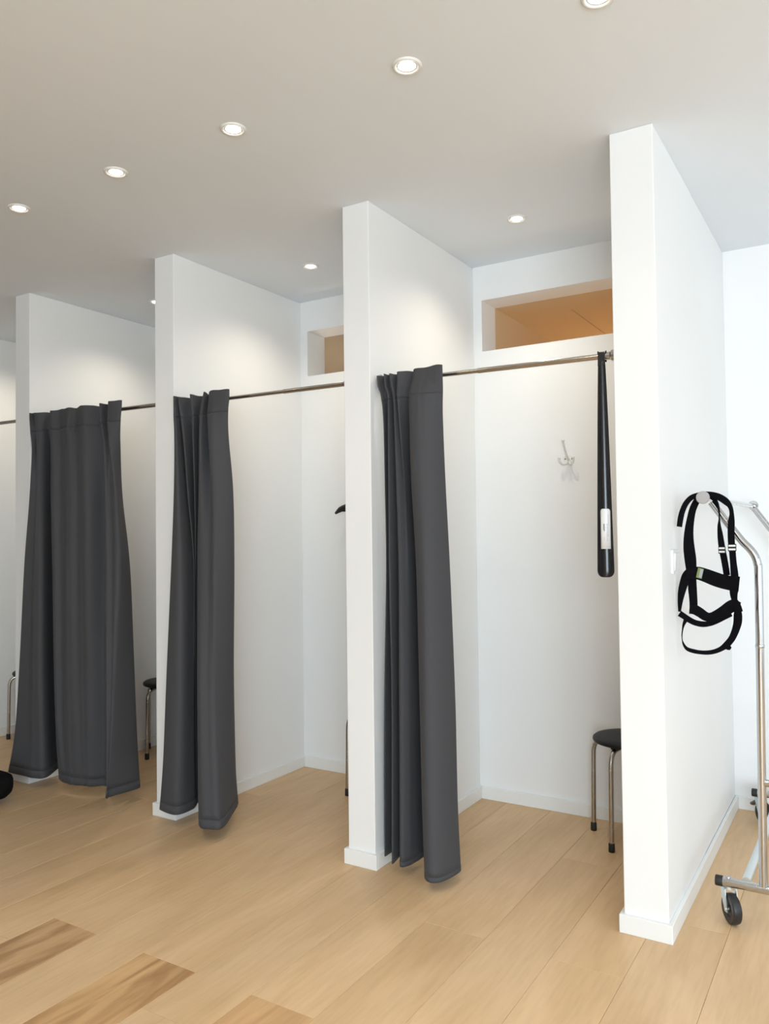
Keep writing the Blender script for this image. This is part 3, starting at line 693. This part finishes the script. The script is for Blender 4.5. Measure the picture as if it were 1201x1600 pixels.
# ------------------------------------------------------------------ hanger
def make_hanger():
    t = thing('coat_hanger', 'black coat hanger, its tip sticking out beside the middle partition', 'hanger', (-2.365, YB - 0.047, 1.47), 0)
    W = 0.212
    bm = bmesh.new()
    def arm(s):
        pts = []; rad = []
        for k in range(15):
            u = k / 14
            x = s * W * u
            z = 0.050 - 0.030 * u ** 1.2 - (0.024 * max(0, (u - .72) / .28) ** 1.6)
            y = -0.018 * u * u
            pts.append((x, y, z)); rad.append(.0085 + .0075 * math.sin(min(1, u / .9) * PI * .62) - (.009 * max(0, (u - .86) / .14)))
        return pts, rad
    for s in (-1, 1):
        bm = bmesh.new(); p, r = arm(s); add_tube(bm, p, r, 12)
        obj('shoulder', bm, MAT['black_wood'], t, True)
    tube_obj('trouser_bar', [(-W * .80, -.011, .010), (W * .80, -.011, .010)], 0.005, MAT['black_wood'], t, 10)
    pts = [(0, 0, .05), (0, 0, .10)]
    hk = [(0, 0, .055), (0, 0, .12), (.010, 0, .150)] + [(0.024 * math.cos(a) - .004, 0, .170 + .024 * math.sin(a)) for a in [math.radians(q) for q in (-20, 20, 60, 100, 140, 180)]]
    tube_obj('hook', catmull(hk, 5), 0.0022, MAT['chrome'], t, 8)
    return t
make_hanger()

# ------------------------------------------------------------------ light switch on the outer partition
t = thing('light_switch', 'white light switch on the partition beside the black harness', 'light switch', (PART[4][1], 2.905, 1.240))
box_obj('cover_plate', (0, 0.010, -.042, .042, -.042, .042), MAT['white_plastic'], t, 0.002)
bm = bmesh.new()
vs = [(0.009, -.030, -.030), (0.009, .030, -.030), (0.009, .030, .030), (0.009, -.030, .030), (0.0125, -.030, -.030), (0.0125, .030, -.030), (0.0165, .030, .030), (0.0165, -.030, .030)]
v = [bm.verts.new(p) for p in vs]
for f in ((3, 2, 1, 0), (4, 5, 6, 7), (0, 1, 5, 4), (1, 2, 6, 5), (2, 3, 7, 6), (3, 0, 4, 7)): bm.faces.new([v[i] for i in f])
obj('rocker', bm, MAT['white_plastic'], t, False, 0.0008)

# ------------------------------------------------------------------ garment rack
def make_rack():
    O = Vector((-0.34, 2.96, 0))
    t = thing('garment_rack', 'chrome garment rack on casters beside the outer partition', 'clothes rack', O)
    def P(x, y, z): return Vector((x, y, z)) - O
    def caster(x, y, rz, brake=False):
        top = 0.128
        m = Matrix.Rotation(rz, 3, 'Z')                      # local x is the axle
        c = Vector((x, y, 0)) - O
        tr = m @ Vector((0, -0.022, 0))                      # trail
        fork = bmesh.new()
        add_lathe(fork, [(0, .128), (.021, .128), (.024, .125), (.021, .121), (.023, .118), (.023, .112), (0, .112)], c, 'Z', 24)
        for s in (-1, 1):
            # tapered cheek plates
            xo, xi = s * .0215, s * .0185
            quad = [(-.018, .114), (.018, .114), (-.013, .040), (-.031, .040)]
            q = [(quad[0]), (quad[1]), (quad[2]), (quad[3])]
            A = [fork.verts.new(c + m @ Vector((xo, yy, zz))) for yy, zz in q]; B = [fork.verts.new(c + m @ Vector((xi, yy, zz))) for yy, zz in q]
            fork.faces.new(A); fork.faces.new(B[::-1])
            for i in range(4): fork.faces.new((A[i], A[(i + 1) % 4], B[(i + 1) % 4], B[i]))
        A = [fork.verts.new(c + m @ Vector((xx, yy, zz))) for xx, yy, zz in ((-.0215, -.018, .116), (.0215, -.018, .116), (.0215, .018, .116), (-.0215, .018, .116), (-.0215, -.018, .111), (.0215, -.018, .111), (.0215, .018, .111), (-.0215, .018, .111))]
        for f in ((0, 1, 2, 3), (7, 6, 5, 4), (0, 4, 5, 1), (1, 5, 6, 2), (2, 6, 7, 3), (3, 7, 4, 0)): fork.faces.new([A[i] for i in f])
        ca = obj('caster', fork, MAT['zinc'], t)
        wc = c + tr + Vector((0, 0, .0505))
        bm = bmesh.new()
        add_lathe(bm, [(.028, -.010), (.031, -.0145), (.044, -.0155), (.049, -.0125), (.0505, -.006), (.0505, .006), (.049, .0125), (.044, .0155), (.031, .0145), (.028, .010)], wc, 'X', 36, m)
        smooth_by_angle(obj('wheel', bm, MAT['black_wheel'], ca), 0.6)
        bm = bmesh.new(); add_lathe(bm, [(0, -.0125), (.010, -.0125), (.012, -.0100), (.030, -.0095), (.030, .0095), (.012, .0100), (.010, .0125), (0, .0125)], wc, 'X', 28, m)
        smooth_by_angle(obj('hub', bm, MAT['black_wheel'], ca), 0.6)
        bm = bmesh.new(); add_lathe(bm, [(0, -.0245), (.006, -.0235), (.0065, -.021), (.0065, .021), (.006, .0235), (0, .0245)], wc, 'X', 16, m)
        smooth_by_angle(obj('axle_bolt', bm, MAT['zinc'], ca), 0.6)
        if brake:
            bm = bmesh.new()
            pts = [c + m @ Vector(q) for q in ((0, .016, .092), (0, .036, .084), (0, .058, .070), (0, .074, .064))]
            add_tube(bm, pts, [.010, .011, .010, .007], 8)
            obj('brake_pedal', bm, MAT['screw'], ca)
    for yy, xl, dx in ((2.96, -.494, 0.0), (4.02, -.505, .012)):
        zf = 0.141
        tube_obj('foot_bar', [P(xl + .020, yy, zf), P(.20, yy, zf)], 0.0155, MAT['chrome'], t, 20)
        for xx, s in ((xl, 1), (.22, -1)):
            bm = bmesh.new(); add_lathe(bm, [(0, 0), (.0165, .001 * s), (.0178, .004 * s), (.0178, .023 * s), (.0165, .025 * s), (0, .025 * s)], P(xx, yy, zf), 'X', 20)
            smooth_by_angle(obj('end_cap', bm, MAT['black_rubber'], t), 0.6)
        bm = bmesh.new(); add_lathe(bm, [(.008, 0), (.008, .006), (.005, .009), (0, .0095)], P(xl + .042, yy, zf + .013), 'Z', 12)
        obj('bolt', bm, MAT['chrome'], t, True)
        xu = -.342 + dx
        arm_end = (-.478 + dx, 1.446)
        path = [(xu, .150), (xu + .004, .6), (xu + .007, .98), (xu + .008, 1.20), (xu + .006, 1.232), (xu - .003, 1.262), (xu - .020, 1.287), (xu - .050, 1.322), arm_end]
        pts = catmull([P(x, yy, z) for x, z in path], 5)
        tube_obj('upright', pts, 0.0135, MAT['chrome'], t, 20)
        bm = bmesh.new(); add_lathe(bm, [(.0140, -.006), (.0150, -.004), (.0150, .004), (.0140, .006)], P(xu + .007, yy, .955), 'Z', 20)
        obj('collar', bm, MAT['chrome'], t, True)
        bm = bmesh.new(); add_lathe(bm, [(.004, 0), (.0035, -.002), (0, -.003)], P(arm_end[0] + .052, yy - .0125, 1.385), 'Y', 10)
        obj('bolt', bm, MAT['chrome'], t, True)
        # low stay: level bar that turns down into the foot
        st = [(xu + .002, .497), (-.10, .497), (-.06, .497), (-.035, .487), (-.022, .462), (-.020, .42), (-.020, .150)]
        tube_obj('stay', catmull([P(x, yy, z) for x, z in st], 5), 0.0125, MAT['chrome'], t, 18)
    tube_obj('base_link', [P(-.396, 2.965, .152), P(-.384, 4.02, .152)], 0.0155, MAT['zinc'], t, 18)
    tube_obj('top_rail', [P(-.4935, 2.890, 1.458), P(-.472, 4.05, 1.458)], 0.0105, MAT['chrome'], t, 18)
    for y, s, x, m in ((2.880, 1, -.4935, 'grey_cap'), (4.058, -1, -.472, 'chrome')):
        bm = bmesh.new(); add_lathe(bm, [(0, -.001 * s), (.0195, 0), (.0218, .003 * s), (.0218, .012 * s), (.0195, .015 * s), (0, .015 * s)], P(x, y, 1.4605), 'Y', 28)
        smooth_by_angle(obj('rail_cap', bm, MAT[m], t), 0.5)
    caster(-.456, 2.985, math.radians(34))
    caster(-.470, 4.045, math.radians(40), True)
    caster(.170, 2.985, math.radians(15))
    caster(.170, 4.045, math.radians(65))
    return t
make_rack()

# ------------------------------------------------------------------ harness on the end of the rail
def make_harness():
    O = Vector((-0.49, 2.92, 0.92))
    t = thing('harness', 'black webbing harness with buckles, hanging from the rack rail end', 'harness', O)
    T = 0.0016
    for name, sec in STRAPS:
        L = [Vector((a[1], a[0], a[2])) - O for a in sec]; R = [Vector((a[3], a[0], a[4])) - O for a in sec]
        L = catmull(L, 4); R = catmull(R, 4)
        bm = bmesh.new(); prev = None
        for l, r in zip(L, R):
            mid = (l + r) / 2
            dn = Vector((0, T, 0)); ed = Vector((0, T * .35, 0)); bulge = Vector((0, -.0012, 0))
            l2 = l.lerp(r, .08); r2_ = r.lerp(l, .08)
            ring = [bm.verts.new(q) for q in (l - ed, l2 - dn, mid - dn + bulge, r2_ - dn, r - ed, r + ed, r2_ + dn, mid + dn + bulge, l2 + dn, l + ed)]
            if prev:
                for i in range(10): bm.faces.new((prev[i], prev[(i + 1) % 10], ring[(i + 1) % 10], ring[i]))
            else: bm.faces.new(ring)
            prev = ring
        bm.faces.new(prev[::-1])
        smooth_by_angle(obj(name, bm, MAT['webbing'], t), 0.9)
    # white-slotted slide buckles
    for x, y, z, w in ((-.406, 2.899, 1.289, .026), (-.4435, 2.934, 1.280, .023)):
        bm = bmesh.new()
        add_box(bm, x - w / 2 - O.x, x + w / 2 - O.x, y - .003 - O.y, y + .001 - O.y, z - .0125 - O.z, z + .0125 - O.z)
        b = obj('buckle', bm, MAT['black_plastic'], t, False, .001)
        for dz in (-.006, .006):
            bm = bmesh.new()
            add_box(bm, x - w / 2 + .002 - O.x, x + w / 2 - .002 - O.x, y - .0045 - O.y, y - .0028 - O.y, z + dz - .0030 - O.z, z + dz + .0030 - O.z)
            o = obj('buckle_bar', bm, MAT['white_plastic'], b, False, .0008); o['label'] = 'white buckle bar'
    # woven label on the chest band
    q = [Vector(p) - O for p in ((-.517, 2.9095, 1.220), (-.499, 2.9095, 1.215), (-.507, 2.9095, 1.181), (-.525, 2.9095, 1.186))]
    def quad(name, a, b, c, d, off, mat, par):
        bm = bmesh.new(); e = Vector((0, -off, 0)); bk = Vector((0, -off + .0010, 0))
        f = [bm.verts.new(p + e) for p in (a, b, c, d)]; g = [bm.verts.new(p + bk) for p in (a, b, c, d)]
        bm.faces.new(f); bm.faces.new(g[::-1])
        for i in range(4): bm.faces.new((f[i], f[(i + 1) % 4], g[(i + 1) % 4], g[i]))
        return obj(name, bm, mat, par)
    lb = quad('woven_label', *q, 0.0030, MAT['label_green'], t); lb['label'] = 'small green and grey woven label'
    a, b, c, d = q
    def uv(u, v): return (a.lerp(b, u)).lerp(d.lerp(c, u), v)
    quad('label_panel', uv(.42, .06), uv(.96, .06), uv(.96, .90), uv(.42, .90), 0.0036, MAT['label_grey'], lb)
    for k in range(5):
        v0 = .14 + k * .15
        quad('label_stroke', uv(.52, v0), uv(.84, v0), uv(.84, v0 + .07), uv(.52, v0 + .07), 0.0042, MAT['ink_soft'], lb)
    return t
make_harness()

# ------------------------------------------------------------------ bag at the edge of the frame
def make_bag():
    t = thing('bag', 'black cloth bag on the floor, cut off by the left picture edge', 'bag', (-3.98, 2.43, 0), math.radians(0))
    bm = bmesh.new()
    secs = []
    # rounded bar of cloth lying along x, its end at x = .22
    prof = [(-.24, .02, .10), (-.22, .06, .085), (-.16, .078, .080), (0, .085, .080), (.10, .084, .081), (.17, .076, .089), (.215, .060, .103), (.240, .044, .112), (.250, .02, .115)]
    N = 20; rings = []
    for x, r, zc in prof:
        ring = []
        for k in range(N):
            a = 2 * PI * k / N
            cy, cz = math.cos(a), math.sin(a)
            e = 0.55
            y = .075 * (r / .085) * math.copysign(abs(cy) ** e, cy); z = zc + r * .90 * math.copysign(abs(cz) ** e, cz)
            ring.append(bm.verts.new((x, y, max(z, .0))))
        rings.append(ring)
    for A, B in zip(rings, rings[1:]):
        for k in range(N): bm.faces.new((A[k], A[(k + 1) % N], B[(k + 1) % N], B[k]))
    bm.faces.new(rings[0][::-1]); bm.faces.new(rings[-1])
    o = obj('body', bm, MAT['bag'], t, True)
    tube_obj('piping', [(.150, .078 * math.cos(a), .090 + .070 * math.sin(a)) for a in [2 * PI * k / 24 for k in range(25)]], .003, MAT['bag'], t, 6)
    tube_obj('handle', catmull([(-.13, -.02, .148), (-.12, -.03, .175), (-.06, -.035, .192), (.0, -.035, .190), (.04, -.03, .172), (.05, -.02, .148)], 5), .006, MAT['bag'], t, 8)
    return t
make_bag()
